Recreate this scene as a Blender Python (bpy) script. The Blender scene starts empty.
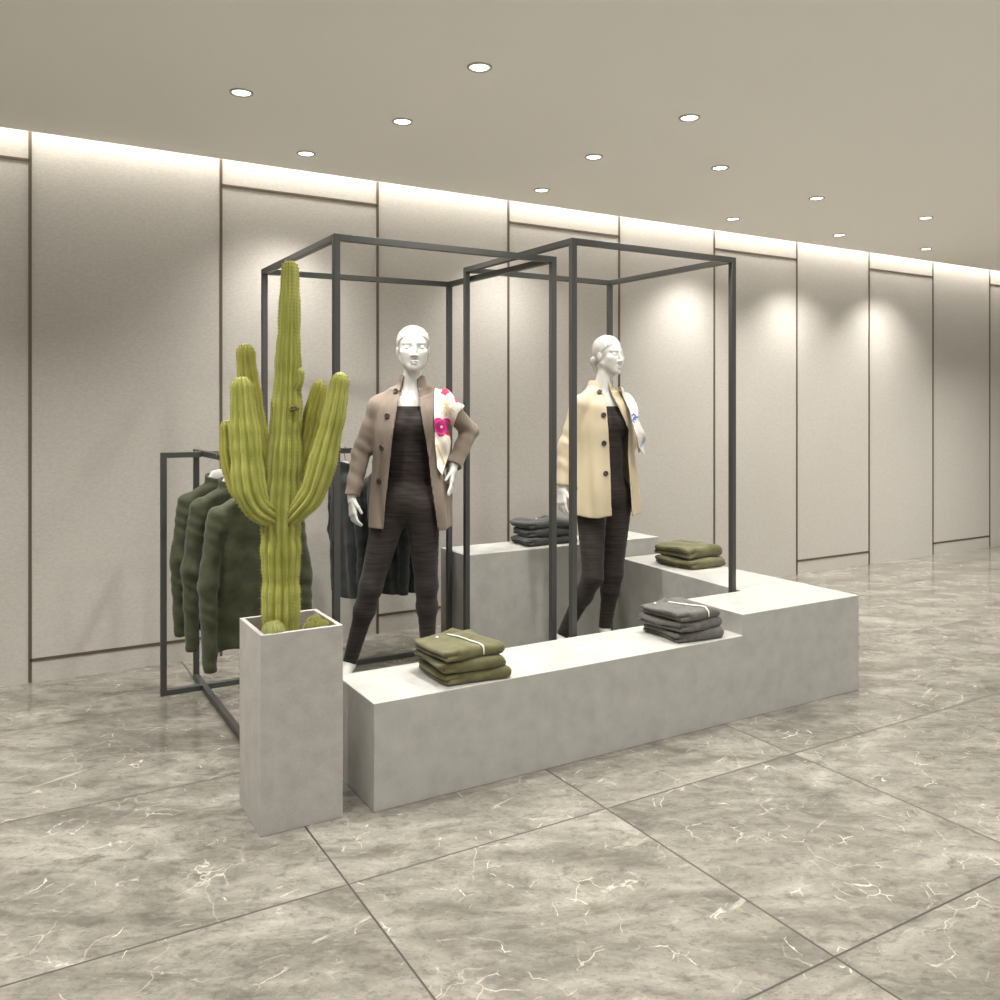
import bpy, bmesh, math, random
import numpy as np
from mathutils import Vector, Matrix
random.seed(4); rng = np.random.default_rng(7)
SC = bpy.context.scene
COL = SC.collection
PI = math.pi
YAW = math.radians(30.5)          # the camera looks this far to the right of the wall's normal
CAMH = 1.35
CEIL = 2.70
WALL = 4.85

# ------------------------------------------------------------------ helpers
def link(o, parent=None):
    COL.objects.link(o)
    if parent is not None: o.parent = parent
    return o
def tag(o, label=None, cat=None, group=None, kind=None):
    if label: o['label'] = label
    if cat: o['category'] = cat
    if group: o['group'] = group
    if kind: o['kind'] = kind
    return o
def empty(name, loc=(0, 0, 0), rz=0.0, label=None, cat=None, group=None):
    o = bpy.data.objects.new(name, None); o.empty_display_size = .1
    o.location = loc; o.rotation_euler = (0, 0, rz)
    link(o); return tag(o, label, cat, group)
def mesh_obj(name, verts, faces, mats, parent=None, smooth=True, fmat=None, auto=None):
    me = bpy.data.meshes.new(name)
    me.from_pydata([tuple(v) for v in verts], [], [tuple(f) for f in faces])
    for m in (mats if isinstance(mats, (list, tuple)) else [mats]): me.materials.append(m)
    if fmat is not None: me.polygons.foreach_set('material_index', np.asarray(fmat, dtype=np.int32))
    me.polygons.foreach_set('use_smooth', [smooth] * len(me.polygons))
    me.update()
    if auto is not None: me.set_sharp_from_angle(angle=math.radians(auto))
    return link(bpy.data.objects.new(name, me), parent)
class MB:
    """collects shapes that become one mesh"""
    def __init__(s): s.v = []; s.f = []
    def add(s, vs, fs):
        o = len(s.v); s.v += [tuple(v) for v in vs]; s.f += [tuple(i + o for i in f) for f in fs]
    def box(s, x0, y0, z0, x1, y1, z1):
        s.add([(x0,y0,z0),(x1,y0,z0),(x1,y1,z0),(x0,y1,z0),(x0,y0,z1),(x1,y0,z1),(x1,y1,z1),(x0,y1,z1)],
              [(0,3,2,1),(4,5,6,7),(0,1,5,4),(1,2,6,5),(2,3,7,6),(3,0,4,7)])
    def prism(s, pts, z0, z1):
        n = len(pts)
        s.add([(x,y,z0) for x,y in pts] + [(x,y,z1) for x,y in pts],
              [tuple(range(n))[::-1], tuple(range(n, 2*n))] + [(i,(i+1)%n,(i+1)%n+n,i+n) for i in range(n)])
    def tube(s, pts, r, n=8):
        pts = [Vector(p) for p in pts]; rs = r if isinstance(r, (list, tuple)) else [r]*len(pts)
        vs = []; fs = []; up = None
        for i, p in enumerate(pts):
            t = (pts[min(i+1, len(pts)-1)] - pts[max(i-1, 0)]).normalized()
            if up is None: up = t.orthogonal().normalized()
            up = (up - t * up.dot(t)).normalized(); b = t.cross(up)
            for k in range(n):
                a = 2*PI*k/n; vs.append(p + (up*math.cos(a) + b*math.sin(a))*rs[i])
        for i in range(len(pts)-1):
            for k in range(n):
                fs.append((i*n+k, i*n+(k+1)%n, (i+1)*n+(k+1)%n, (i+1)*n+k))
        fs.append(tuple(range(n))[::-1]); fs.append(tuple(range((len(pts)-1)*n, len(pts)*n)))
        s.add(vs, fs)
    def lathe(s, prof, n=32, c=(0,0,0)):
        vs = []; fs = []
        for r, z in prof:
            for k in range(n): vs.append((c[0]+r*math.cos(2*PI*k/n), c[1]+r*math.sin(2*PI*k/n), c[2]+z))
        for i in range(len(prof)-1):
            for k in range(n): fs.append((i*n+k, i*n+(k+1)%n, (i+1)*n+(k+1)%n, (i+1)*n+k))
        s.add(vs, fs)
    def build(s, name, mat, parent=None, smooth=False, auto=None):
        return mesh_obj(name, s.v, s.f, mat, parent, smooth, auto=auto)
def bevel(o, w=.003, seg=2):
    m = o.modifiers.new('bevel', 'BEVEL'); m.width = w; m.segments = seg; m.limit_method = 'ANGLE'; m.angle_limit = math.radians(40)
    return o

# ------------------------------------------------------------------ materials
def mat(name, base=(.5,.5,.5), rough=.5, spec=.5, metal=0.0, coat=0.0, sheen=0.0):
    m = bpy.data.materials.new(name); m.use_nodes = True
    b = m.node_tree.nodes['Principled BSDF']
    b.inputs['Base Color'].default_value = (*base, 1); b.inputs['Roughness'].default_value = rough
    b.inputs['Specular IOR Level'].default_value = spec; b.inputs['Metallic'].default_value = metal
    b.inputs['Coat Weight'].default_value = coat; b.inputs['Sheen Weight'].default_value = sheen
    return m
def srgb(r, g, b):
    return tuple(((c/255)/12.92 if c/255 <= .04045 else ((c/255+.055)/1.055)**2.4) for c in (r, g, b))
def N(m, t, **kw):
    n = m.node_tree.nodes.new(t)
    for k, v in kw.items(): setattr(n, k, v)
    return n
def L(m, a, b): m.node_tree.links.new(a, b)
def coords(m, scale=(1,1,1), rot=(0,0,0)):
    tc = N(m, 'ShaderNodeTexCoord'); mp = N(m, 'ShaderNodeMapping')
    mp.inputs['Scale'].default_value = scale; mp.inputs['Rotation'].default_value = rot
    L(m, tc.outputs['Object'], mp.inputs['Vector']); return mp.outputs['Vector']
def noise(m, vec, scale, detail=4, rough=.55, dist=0.0):
    n = N(m, 'ShaderNodeTexNoise'); n.inputs['Scale'].default_value = scale; n.inputs['Detail'].default_value = detail
    n.inputs['Roughness'].default_value = rough; n.inputs['Distortion'].default_value = dist
    L(m, vec, n.inputs['Vector']); return n.outputs['Fac']
def ramp(m, fac, stops):
    r = N(m, 'ShaderNodeValToRGB'); e = r.color_ramp.elements
    while len(e) < len(stops): e.new(.5)
    for el, (p, c) in zip(e, stops): el.position = p; el.color = (*c, 1) if len(c) == 3 else c
    L(m, fac, r.inputs['Fac']); return r.outputs['Color']
def mix(m, fac, a, b, mode='MIX'):
    n = N(m, 'ShaderNodeMix', data_type='RGBA', blend_type=mode)
    for s, x in ((0, fac), (6, a), (7, b)):
        if hasattr(x, 'links'): L(m, x, n.inputs[s])
        else: n.inputs[s].default_value = x if s == 0 else (*x, 1)
    return n.outputs[2]
def math_(m, op, a, b=0.0):
    n = N(m, 'ShaderNodeMath', operation=op)
    for s, x in ((0, a), (1, b)):
        if hasattr(x, 'links'): L(m, x, n.inputs[s])
        else: n.inputs[s].default_value = x
    return n.outputs[0]
def bsdf(m): return m.node_tree.nodes['Principled BSDF']
def bump(m, h, strength=.2, dist=.002):
    b = N(m, 'ShaderNodeBump'); b.inputs['Strength'].default_value = strength; b.inputs['Distance'].default_value = dist
    L(m, h, b.inputs['Height']); L(m, b.outputs['Normal'], bsdf(m).inputs['Normal'])
def noisy(name, c0, c1, scale=(1,1,1), ns=8, detail=5, rough=.7, bs=0.0, bscale=None, spec=.3, sheen=0.0, lo=.3, hi=.7):
    m = mat(name, c0, rough, spec, sheen=sheen); v = coords(m, scale)
    f = noise(m, v, ns, detail)
    L(m, ramp(m, f, [(lo, c0), (hi, c1)]), bsdf(m).inputs['Base Color'])
    if bs: bump(m, noise(m, v, bscale or ns*6, 3), bs)
    return m

M = {}
M['wall'] = noisy('linen_plaster', srgb(170,165,156), srgb(182,177,168), (1,1,2.2), 55, 6, .75, .12, 260)
M['ceiling'] = mat('ceiling_paint', srgb(240,237,229), .85, .2)
M['seam'] = mat('bronze_seam', srgb(92,80,66), .45, .5, .3)
M['steel'] = mat('charcoal_steel', srgb(64,63,60), .42, .45)
M['concrete'] = noisy('grey_concrete', srgb(164,162,155), srgb(177,175,168), (1,1,1), 14, 8, .62, .06, 90)
def grain(m, amt):
    b = bsdf(m); c = b.inputs['Base Color'].links[0].from_socket
    g_ = ramp(m, noise(m, coords(m), 260, 2), [(.3, (1-amt,)*3), (.7, (1,1,1))]); L(m, mix(m, 1.0, c, g_, 'MULTIPLY'), b.inputs['Base Color'])
grain(M['concrete'], .12)
M['planter'] = noisy('planter_concrete', srgb(162,158,152), srgb(176,172,165), (1,1,1), 16, 8, .65, .08, 120)
grain(M['planter'], .12)
M['white_gloss'] = mat('white_lacquer', srgb(205,203,197), .12, .5, coat=.5)
M['white_plastic'] = mat('white_hanger_plastic', srgb(225,223,218), .35)
M['chrome'] = mat('hook_metal', srgb(120,118,114), .3, .5, .9)
M['soil'] = noisy('potting_soil', srgb(48,38,30), srgb(84,68,54), (1,1,1), 60, 6, .95, .8, 140)
M['button'] = mat('dark_button', srgb(58,48,40), .35)
M['button_hole'] = mat('button_thread', srgb(24,20,18), .7)
M['lens'] = mat('lamp_lens', (1,1,1), .3)
b = bsdf(M['lens']); b.inputs['Emission Color'].default_value = (1, .96, .88, 1); b.inputs['Emission Strength'].default_value = 9
M['lamp_ring'] = mat('lamp_ring', srgb(176,172,164), .3, .5, .6)
M['strip'] = mat('light_strip', (1,1,1), .4)
b = bsdf(M['strip']); b.inputs['Emission Color'].default_value = (1, .95, .87, 1); b.inputs['Emission Strength'].default_value = 6

def fabric(name, c0, c1, scale=(1,1,1), ns=30, wr=.75, bs=.25, weave=900, sheen=.1):
    m = noisy(name, c0, c1, scale, ns, 5, wr, 0, spec=.15, sheen=sheen)
    v = coords(m); bump(m, noise(m, v, weave, 2), bs, .0015); return m
M['taupe'] = fabric('taupe_wool', srgb(116,104,92), srgb(137,124,111), (1,1,.4), 12)
M['beige'] = fabric('beige_satin', srgb(182,168,138), srgb(197,184,156), (1,1,.4), 8, .42)
bsdf(M['beige']).inputs['Specular IOR Level'].default_value = .4
M['bodysuit'] = fabric('streaked_charcoal_knit', srgb(38,33,31), srgb(60,54,50), (6,6,110), 1.2, .7, .3, 500)
M['olive'] = fabric('olive_knit', srgb(84,81,52), srgb(104,101,68), (1,1,1), 25, .85, .35, 700, .25)
M['olive_dark'] = fabric('dark_olive_knit', srgb(54,56,40), srgb(70,72,52), (1,1,1), 25, .85, .35, 500, .15)
M['grey'] = fabric('grey_wool', srgb(80,78,74), srgb(101,99,94), (1,1,1), 60, .85, .35, 700, .25)
M['grey_dark'] = fabric('charcoal_wool', srgb(62,63,62), srgb(80,81,79), (1,1,1), 60, .85, .35, 700, .2)
M['slate'] = fabric('slate_cloth', srgb(44,47,46), srgb(60,63,61), (1,1,1), 25, .8, .3, 500, .1)
M['cord'] = mat('white_cord', srgb(225,222,212), .6)
M['cream_print'] = fabric('cream_silk', srgb(226,216,198), srgb(240,232,218), (1,1,1), 16, .5, .1, 500)
M['pale_print'] = fabric('pale_grey_silk', srgb(200,192,182), srgb(218,211,203), (1,1,1), 16, .5, .1, 500)
M['pink'] = mat('pink_print', srgb(214,42,150), .55, .3)
M['deep_pink'] = mat('crimson_print', srgb(196,40,72), .55, .3)
M['rose'] = mat('rose_print', srgb(222,120,130), .55, .3)
M['tan_print'] = mat('tan_print', srgb(206,184,146), .55, .3)
M['blue'] = mat('blue_print', srgb(52,108,176), .55, .3)
M['pale_blue'] = mat('pale_blue_print', srgb(168,186,204), .55, .3)

# cactus skin
def cactus_mat(name, c0, c1, c2):
    m = mat(name, c0, .6, .3); v = coords(m, (1,1,.35))
    f = noise(m, v, 14, 6); c = ramp(m, f, [(.25, c0), (.5, c1), (.75, c2)])
    L(m, c, bsdf(m).inputs['Base Color']); bump(m, noise(m, coords(m), 120, 3), .3, .002); return m
M['cactus'] = cactus_mat('cactus_skin', srgb(134,138,62), srgb(154,156,76), srgb(172,172,96))
M['cactus_back'] = cactus_mat('cactus_skin_deep', srgb(134,132,58), srgb(152,149,68), srgb(168,163,84))
M['ball'] = cactus_mat('ball_cactus_skin', srgb(112,120,66), srgb(130,138,76), srgb(150,156,92))
M['spine'] = mat('cactus_spine', srgb(170,160,96), .6)
M['spine_dark'] = mat('cactus_areole', srgb(66,60,28), .7)
M['scar'] = mat('cactus_scar', srgb(98,86,40), .8)

# marble floor tiles
def marble():
    m = mat('marble_tiles', (.4,.38,.34), .16, .5)
    T = .918
    tc = N(m, 'ShaderNodeTexCoord'); P = tc.outputs['Object']
    sep = N(m, 'ShaderNodeSeparateXYZ'); L(m, P, sep.inputs[0])
    tx = math_(m, 'DIVIDE', math_(m, 'SUBTRACT', sep.outputs[0], .872), T)
    ty = math_(m, 'DIVIDE', math_(m, 'SUBTRACT', sep.outputs[1], 2.33), T)
    fx = math_(m, 'FLOOR', tx); fy = math_(m, 'FLOOR', ty)
    comb = N(m, 'ShaderNodeCombineXYZ')
    L(m, math_(m, 'MULTIPLY', fx, 3.73), comb.inputs[0]); L(m, math_(m, 'MULTIPLY', fy, 5.19), comb.inputs[1])
    L(m, math_(m, 'ADD', math_(m, 'MULTIPLY', fx, 1.3), fy), comb.inputs[2])
    add = N(m, 'ShaderNodeVectorMath', operation='ADD'); L(m, P, add.inputs[0]); L(m, comb.outputs[0], add.inputs[1])
    def mapped(scale, rz, warp=0.0):
        mp = N(m, 'ShaderNodeMapping', vector_type='TEXTURE'); mp.inputs['Scale'].default_value = tuple(1/q for q in scale); mp.inputs['Rotation'].default_value = (0, 0, rz)
        src = add.outputs[0]
        if warp:
            wn_ = N(m, 'ShaderNodeTexNoise'); wn_.inputs['Scale'].default_value = 5.5; wn_.inputs['Detail'].default_value = 5; L(m, src, wn_.inputs['Vector'])
            sb = N(m, 'ShaderNodeVectorMath', operation='SUBTRACT'); L(m, wn_.outputs['Color'], sb.inputs[0]); sb.inputs[1].default_value = (.5,.5,.5)
            sc_ = N(m, 'ShaderNodeVectorMath', operation='SCALE'); sc_.inputs['Scale'].default_value = warp; L(m, sb.outputs[0], sc_.inputs[0])
            ad = N(m, 'ShaderNodeVectorMath', operation='ADD'); L(m, src, ad.inputs[0]); L(m, sc_.outputs[0], ad.inputs[1]); src = ad.outputs[0]
        L(m, src, mp.inputs['Vector']); return mp.outputs['Vector']
    ST = -.50                                            # the stone's bedding direction
    st = mapped((1, 2.1, 1), ST)
    big = noise(m, st, 2.3, 9, .68, .7)
    col = ramp(m, big, [(.30, srgb(82,79,71)), (.43, srgb(111,107,98)), (.56, srgb(131,127,117)), (.72, srgb(157,153,143))])
    mott = noise(m, mapped((1, 1.6, 1), ST), 13, 8, .72, .5)
    col = mix(m, ramp(m, mott, [(.34, (.75,.75,.75)), (.49, (0,0,0))]), col, srgb(88,84,75))
    col = mix(m, ramp(m, mott, [(.56, (0,0,0)), (.70, (.4,.4,.4))]), col, srgb(172,167,154))
    fine = noise(m, mapped((1, 1.4, 1), ST), 60, 6, .75)
    col = mix(m, ramp(m, fine, [(.30, (.75,.75,.75)), (.46, (0,0,0))]), col, srgb(80,76,68))
    # short dark dashes along the bedding
    dk = noise(m, mapped((1, 11, 1), ST), 4.2, 5, .6, .3)
    dl = math_(m, 'ABSOLUTE', math_(m, 'SUBTRACT', dk, .5))
    dmask = math_(m, 'MULTIPLY', ramp(m, dl, [(0, (1,1,1)), (.010, (0,0,0))]), ramp(m, noise(m, mapped((1, 2.5, 1), ST), 5.2, 3), [(.54, (0,0,0)), (.62, (.75,.75,.75))]))
    col = mix(m, dmask, col, srgb(76,70,58))
    # white veins: broken crack lines of several sizes
    for sc, rz, wp, w, pos, amt in ((1.7, .3, .24, .0055, .53, .30), (3.6, 1.1, .18, .009, .565, .55), (7.5, .7, .12, .017, .60, .85)):
        vo = N(m, 'ShaderNodeTexVoronoi', feature='DISTANCE_TO_EDGE'); vo.inputs['Scale'].default_value = sc; L(m, mapped((1, 1.35, 1), rz, wp), vo.inputs['Vector'])
        wn2 = noise(m, mapped((1,1,1), rz+1), 14, 2)
        d = math_(m, 'DIVIDE', vo.outputs['Distance'], math_(m, 'ADD', math_(m, 'MULTIPLY', wn2, 1.6), .25))
        line = ramp(m, d, [(0, (1,1,1)), (w*.45, (.8,.8,.8)), (w, (0,0,0))])
        brk = ramp(m, noise(m, mapped((1.2,1.2,1), rz+2), 3.1+sc*.6, 3), [(pos, (0,0,0)), (pos+.07, (amt,)*3)])
        col = mix(m, math_(m, 'MULTIPLY', line, brk), col, srgb(198,192,178))
    # pale cloudy brush strokes
    cl = noise(m, mapped((1, 4.5, 1), .25), 4.2, 5, .62, .5)
    col = mix(m, ramp(m, cl, [(.65, (0,0,0)), (.72, (.5,.5,.5))]), col, srgb(190,184,170))
    # joints
    ax = math_(m, 'ABSOLUTE', math_(m, 'SUBTRACT', math_(m, 'FRACT', math_(m, 'ADD', tx, .5)), .5))
    ay = math_(m, 'ABSOLUTE', math_(m, 'SUBTRACT', math_(m, 'FRACT', math_(m, 'ADD', ty, .5)), .5))
    j = math_(m, 'LESS_THAN', math_(m, 'MINIMUM', ax, ay), .0034)
    col = mix(m, j, col, srgb(58,52,43))
    L(m, col, bsdf(m).inputs['Base Color'])
    rg = ramp(m, noise(m, st, 6, 4), [(.3, (.10,.10,.10)), (.7, (.18,.18,.18))])
    L(m, mix(m, j, rg, (.6,.6,.6)), bsdf(m).inputs['Roughness'])
    return m
M['marble'] = marble()

# ------------------------------------------------------------------ camera
cam = bpy.data.cameras.new('camera'); co = link(bpy.data.objects.new('camera', cam))
cam.sensor_width = 36; cam.lens = 36*.861; cam.shift_y = -.09; cam.clip_start = .05
co.location = (0, 0, CAMH); co.rotation_euler = (PI/2, 0, -YAW)
SC.camera = co
CF = Vector((math.sin(YAW), math.cos(YAW), 0)); CR = Vector((math.cos(YAW), -math.sin(YAW), 0))

# ------------------------------------------------------------------ the room
XL, XR, YF = -1.6, 10.6, -2.4
def struct(name, mb, m, smooth=False): return tag(mb.build(name, m, smooth=smooth), kind='structure')
b_ = MB(); b_.box(XL-.15, YF, -.12, XR+.15, WALL+.15, 0); struct('floor', b_, M['marble'])
b_ = MB(); b_.box(XL-.15, YF, CEIL, XR+.15, WALL-.10, CEIL+.05); struct('ceiling', b_, M['ceiling'])
b_ = MB(); b_.box(XL-.15, WALL-.45, CEIL+.26, XR+.15, WALL+.15, CEIL+.30); b_.box(XL-.15, WALL-.45, CEIL+.05, XR+.15, WALL-.42, CEIL+.26)
struct('trim_1', b_, M['ceiling'])                       # cove above the ceiling's edge
b_ = MB(); b_.box(XL-.15, WALL, 0, XR+.15, WALL+.15, CEIL+.26); struct('wall_back', b_, M['wall'])
b_ = MB(); b_.box(XL-.15, YF, 0, XL, WALL, CEIL+.26); struct('wall_left', b_, M['wall'])
b_ = MB(); b_.box(XR, YF, 0, XR+.15, WALL, CEIL+.26); struct('wall_right', b_, M['wall'])
# bronze inlays between the wall panels
sx = [1.079 + .9205*k for k in range(-2, 11)]
k = 2
for i, x in enumerate(sx):
    b_ = MB(); b_.box(x-.0075, WALL-.004, 0, x+.0075, WALL+.01, CEIL+.25); struct('trim_%d' % k, b_, M['seam']); k += 1
for i in range(len(sx)-1):
    b_ = MB()
    if (i - 2) % 2 == 0: b_.box(sx[i], WALL-.004, 2.578, sx[i+1], WALL+.01, 2.592)
    else: b_.box(sx[i], WALL-.004, .105, sx[i+1], WALL+.01, .119)
    struct('trim_%d' % k, b_, M['seam']); k += 1

# ------------------------------------------------------------------ lamps
def light(name, kind, loc, rot, energy, color=(1,.982,.957), **kw):
    l = bpy.data.lights.new(name, kind); l.energy = energy; l.color = color
    for a, v in kw.items(): setattr(l, a, v)
    o = link(bpy.data.objects.new(name, l)); o.location = loc; o.rotation_euler = rot; return o
SPOT_E, WASH_E, COVE_E = 87, 27, 92
DL = [  # x, y, aim x (wall washers only), label
 (1.42, 4.42, 1.43, 'recessed round downlight near the wall, above the tall cactus'),
 (2.90, 4.42, 2.67, 'recessed round downlight near the wall, above and between the two frames'),
 (4.50, 4.40, 4.30, 'recessed round downlight near the wall, just right of the right-hand frame'),
 (5.62, 4.39, 5.31, 'recessed round downlight near the wall, second from the right end of that row'),
 (6.73, 4.40, 6.41, 'recessed round downlight at the right edge, the one closest to the wall'),
 (.91, 3.71, None, 'recessed round downlight in the middle row, leftmost lamp of the ceiling'),
 (1.65, 3.70, None, 'recessed round downlight in the middle row, second from the left'),
 (2.76, 3.70, None, 'recessed round downlight in the middle row, above the right-hand frame corner'),
 (3.49, 3.51, None, 'recessed round downlight in the middle row, set slightly closer to the viewer than its row'),
 (4.52, 3.70, None, 'recessed round downlight in the middle row, second from its right end'),
 (5.64, 3.69, None, 'recessed round downlight at the right edge, one row out from the wall'),
 (1.65, 2.96, None, 'recessed round downlight closest to the viewer, cut by the top edge of the picture'),
 (2.77, 2.98, None, 'recessed round downlight in the front row, high at the right of the ceiling'),
]
ring = MB(); ring.lathe([(.036, .012), (.0375, -.003), (.041, -.0065), (.049, -.005), (.050, 0.0), (.049, .012)], 40)
lens = MB(); lens.lathe([(.0001, -.0015), (.0368, -.0015), (.037, .003)], 40)
proto = None
for i, (x, y, ax, lab) in enumerate(DL):
    t = empty('downlight', (x, y, CEIL), 0, lab, 'ceiling light', 'recessed ceiling downlights')
    if proto is None:
        proto = (ring.build('lamp_ring', M['lamp_ring'], t, True), lens.build('lens', M['lens'], t, True))
    else:
        for p in proto:
            c = p.copy(); link(c, t)
    if ax is None:
        light('downlight_or_fill', 'SPOT', (x, y, CEIL-.02), (0, 0, 0), SPOT_E*(.5 if 2.7 < x < 3.6 and y > 3.2 else 1), spot_size=math.radians(112), spot_blend=.8, shadow_soft_size=.045)
    else:
        d = Vector((ax, WALL, 1.35)) - Vector((x, y, CEIL-.02)); q = d.to_track_quat('-Z', 'Y').to_euler()
        light('downlight_or_fill', 'SPOT', (x, y, CEIL-.02), q, WASH_E, spot_size=math.radians(66), spot_blend=.9, shadow_soft_size=.04)
        light('downlight_or_fill', 'SPOT', (x, y, CEIL-.02), (0, 0, 0), SPOT_E*(.95 if x > 4 else .6), spot_size=math.radians(112), spot_blend=.8, shadow_soft_size=.045)
# unseen fill spots added over the viewer's head, in rows like the lamps
for y in (2.2, 1.3, .2):
    for x in (-.6, .55, 1.7, 2.85, 4.0, 5.15, 6.3, 7.5):
        light('downlight_or_fill', 'SPOT', (x, y, CEIL-.02), (0, 0, 0), SPOT_E*.62, spot_size=math.radians(112), spot_blend=.8, shadow_soft_size=.05)
for y in (3.7, 2.96):  # more unseen fill spots added past both sides of the view, without fixtures
    for x in (-.4, 6.9, 8.0): light('downlight_or_fill', 'SPOT', (x, y, CEIL-.02), (0, 0, 0), SPOT_E*(2.0 if x < 0 and y < 3 else 1.25), spot_size=math.radians(112), spot_blend=.8, shadow_soft_size=.05)
# two of the lamps carry a tilted accent beam for the mannequins
for p, q, e in (((.91, 3.71), (1.72, 3.90, 1.33), 22), ((1.65, 3.70), (2.85, 3.83, 1.33), 30)):
    p = Vector((*p, CEIL-.02)); light('accent_beam', 'SPOT', p, (Vector(q)-p).to_track_quat('-Z', 'Y').to_euler(), e, spot_size=math.radians(34), spot_blend=.9, shadow_soft_size=.035)
# LED strip lying in the cove
b_ = MB(); b_.box(XL, WALL-.40, CEIL+.05, XR, WALL-.385, CEIL+.062)
tag(b_.build('light_strip', M['strip']), 'hidden warm LED strip lying in the ceiling cove along the wall', 'light')
light('cove_glow', 'AREA', (4.5, WALL-.065, CEIL+.19), (math.radians(14), 0, 0), COVE_E, shape='RECTANGLE', size=12.0, size_y=.06)
W = bpy.data.worlds.new('world'); SC.world = W; W.use_nodes = True
wn = W.node_tree; bg = wn.nodes['Background']; bg.inputs[1].default_value = 1.0
tcw = wn.nodes.new('ShaderNodeTexCoord'); sw = wn.nodes.new('ShaderNodeSeparateXYZ'); rw = wn.nodes.new('ShaderNodeValToRGB')
wn.links.new(tcw.outputs['Generated'], sw.inputs[0]); mw = wn.nodes.new('ShaderNodeMapRange'); mw.inputs['From Min'].default_value = -.3; mw.inputs['From Max'].default_value = .3
wn.links.new(sw.outputs['Z'], mw.inputs['Value']); wn.links.new(mw.outputs['Result'], rw.inputs['Fac'])
rw.color_ramp.elements[0].color = (1.5, 1.47, 1.42, 1); rw.color_ramp.elements[1].color = (.5, .5, .49, 1); wn.links.new(rw.outputs['Color'], bg.inputs['Color'])
SC.view_settings.view_transform = 'Standard'; SC.view_settings.look = 'None'; SC.view_settings.gamma = 1
SC.view_settings.exposure = .12; SC.view_settings.use_curve_mapping = False

# ------------------------------------------------------------------ plinths
lo_, hi_ = .365, .457
A0, A1, Bx, Cx, Dx, D_, E_, F0 = 1.10, 3.60, 2.82, 3.185, 3.265, 3.06, 4.115, 2.70
t = MB()
for pts in ([(A0,F0,0),(A1,F0,0),(A1,F0,hi_),(Bx,F0,hi_),(Bx,F0,lo_),(A0,F0,lo_)],
            [(A0,D_,0),(A0,F0,0),(A0,F0,lo_),(A0,D_,lo_)],
            [(A0,F0,lo_),(Bx,F0,lo_),(Bx,D_,lo_),(A0,D_,lo_)],
            [(Bx,F0,lo_),(Bx,F0,hi_),(Bx,D_,hi_),(Bx,D_,lo_)],
            [(Bx,F0,hi_),(A1,F0,hi_),(A1,E_,hi_),(Dx,E_,hi_),(Cx,D_,hi_),(Bx,D_,hi_)],
            [(A1,F0,0),(A1,E_,0),(A1,E_,hi_),(A1,F0,hi_)],
            [(A1,E_,0),(Dx,E_,0),(Dx,E_,hi_),(A1,E_,hi_)],
            [(Dx,E_,0),(Cx,D_,0),(Cx,D_,hi_),(Dx,E_,hi_)],
            [(Cx,D_,0),(A0,D_,0),(A0,D_,lo_),(Bx,D_,lo_),(Bx,D_,hi_),(Cx,D_,hi_)],
            [(A0,F0,0),(A0,D_,0),(Cx,D_,0),(Dx,E_,0),(A1,E_,0),(A1,F0,0)]):
    t.add(pts, [tuple(range(len(pts)))])
plinth = t.build('display_plinth', M['concrete'])
bm = bmesh.new(); bm.from_mesh(plinth.data); bmesh.ops.remove_doubles(bm, verts=bm.verts, dist=1e-4); bmesh.ops.recalc_face_normals(bm, faces=bm.faces); bm.to_mesh(plinth.data); bm.free()
bevel(plinth, .0025)
tag(plinth, 'low L-shaped grey concrete plinth in front, its right end raised a step', 'display plinth')
t = MB(); t.box(2.215, 4.12, 0, 3.575, 4.43, .56)
bevel(tag(t.build('display_plinth', M['concrete']), 'higher grey concrete block behind the mannequins, carrying the dark grey pile', 'display plinth'), .0025)

# ------------------------------------------------------------------ open cube frames
def bars(segs, tw):
    out = MB(); h = tw/2
    for a, b in segs:
        x0, x1 = sorted((a[0], b[0])); y0, y1 = sorted((a[1], b[1])); z0, z1 = sorted((a[2], b[2]))
        out.box(x0-h if x0 == x1 else x0, y0-h if y0 == y1 else y0, z0-h if z0 == z1 else z0,
                x1+h if x0 == x1 else x1, y1+h if y0 == y1 else y1, z1+h if z0 == z1 else z1)
    return out
def obar(a, b, w):
    """square bar between two points, standing or lying"""
    a, b = Vector(a), Vector(b); t_ = (b-a).normalized(); o = MB(); h = w/2
    side = Vector((1,0,0)) if abs(t_.z) > .9 else t_.cross(Vector((0,0,1))).normalized()
    up = Vector((0,1,0)) if abs(t_.z) > .9 else Vector((0,0,1))
    vs = [p + side*i*h + up*j*h for p in (a, b) for i, j in ((-1,-1),(1,-1),(1,1),(-1,1))]
    o.add(vs, [(0,1,2,3),(7,6,5,4)]+[(i,i+4,(i+1)%4+4,(i+1)%4) for i in range(4)])
    bm = bmesh.new(); vv = [bm.verts.new(v) for v in o.v]
    for f in o.f: bm.faces.new([vv[i] for i in f])
    bmesh.ops.recalc_face_normals(bm, faces=bm.faces); bm.verts.index_update()
    o.v = [tuple(v.co) for v in bm.verts]; o.f = [tuple(v.index for v in f.verts) for f in bm.faces]; bm.free()
    return o
def cube_frame(corners, H, label, w=.027):
    """corners: outer corners front-left, front-right, back-right, back-left"""
    cx = sum(c[0] for c in corners)/4; cy = sum(c[1] for c in corners)/4; h = w/2
    r = empty('display_stand', (cx, cy, 0), 0, label, 'display stand', 'open steel display stands')
    q = [(c[0]-cx+sx_*h, c[1]-cy+sy_*h) for c, (sx_, sy_) in zip(corners, ((1,1),(-1,1),(-1,-1),(1,-1)))]
    for x, y in q: bevel(obar((x, y, 0), (x, y, H), w).build('post', M['steel'], r), .0012, 1)
    for i in range(4):
        a, b = Vector((*q[i], H-h)), Vector((*q[(i+1)%4], H-h)); d = (b-a).normalized()*h
        bevel(obar(a+d, b-d, w).build('rail', M['steel'], r), .0012, 1)
    return r
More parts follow.
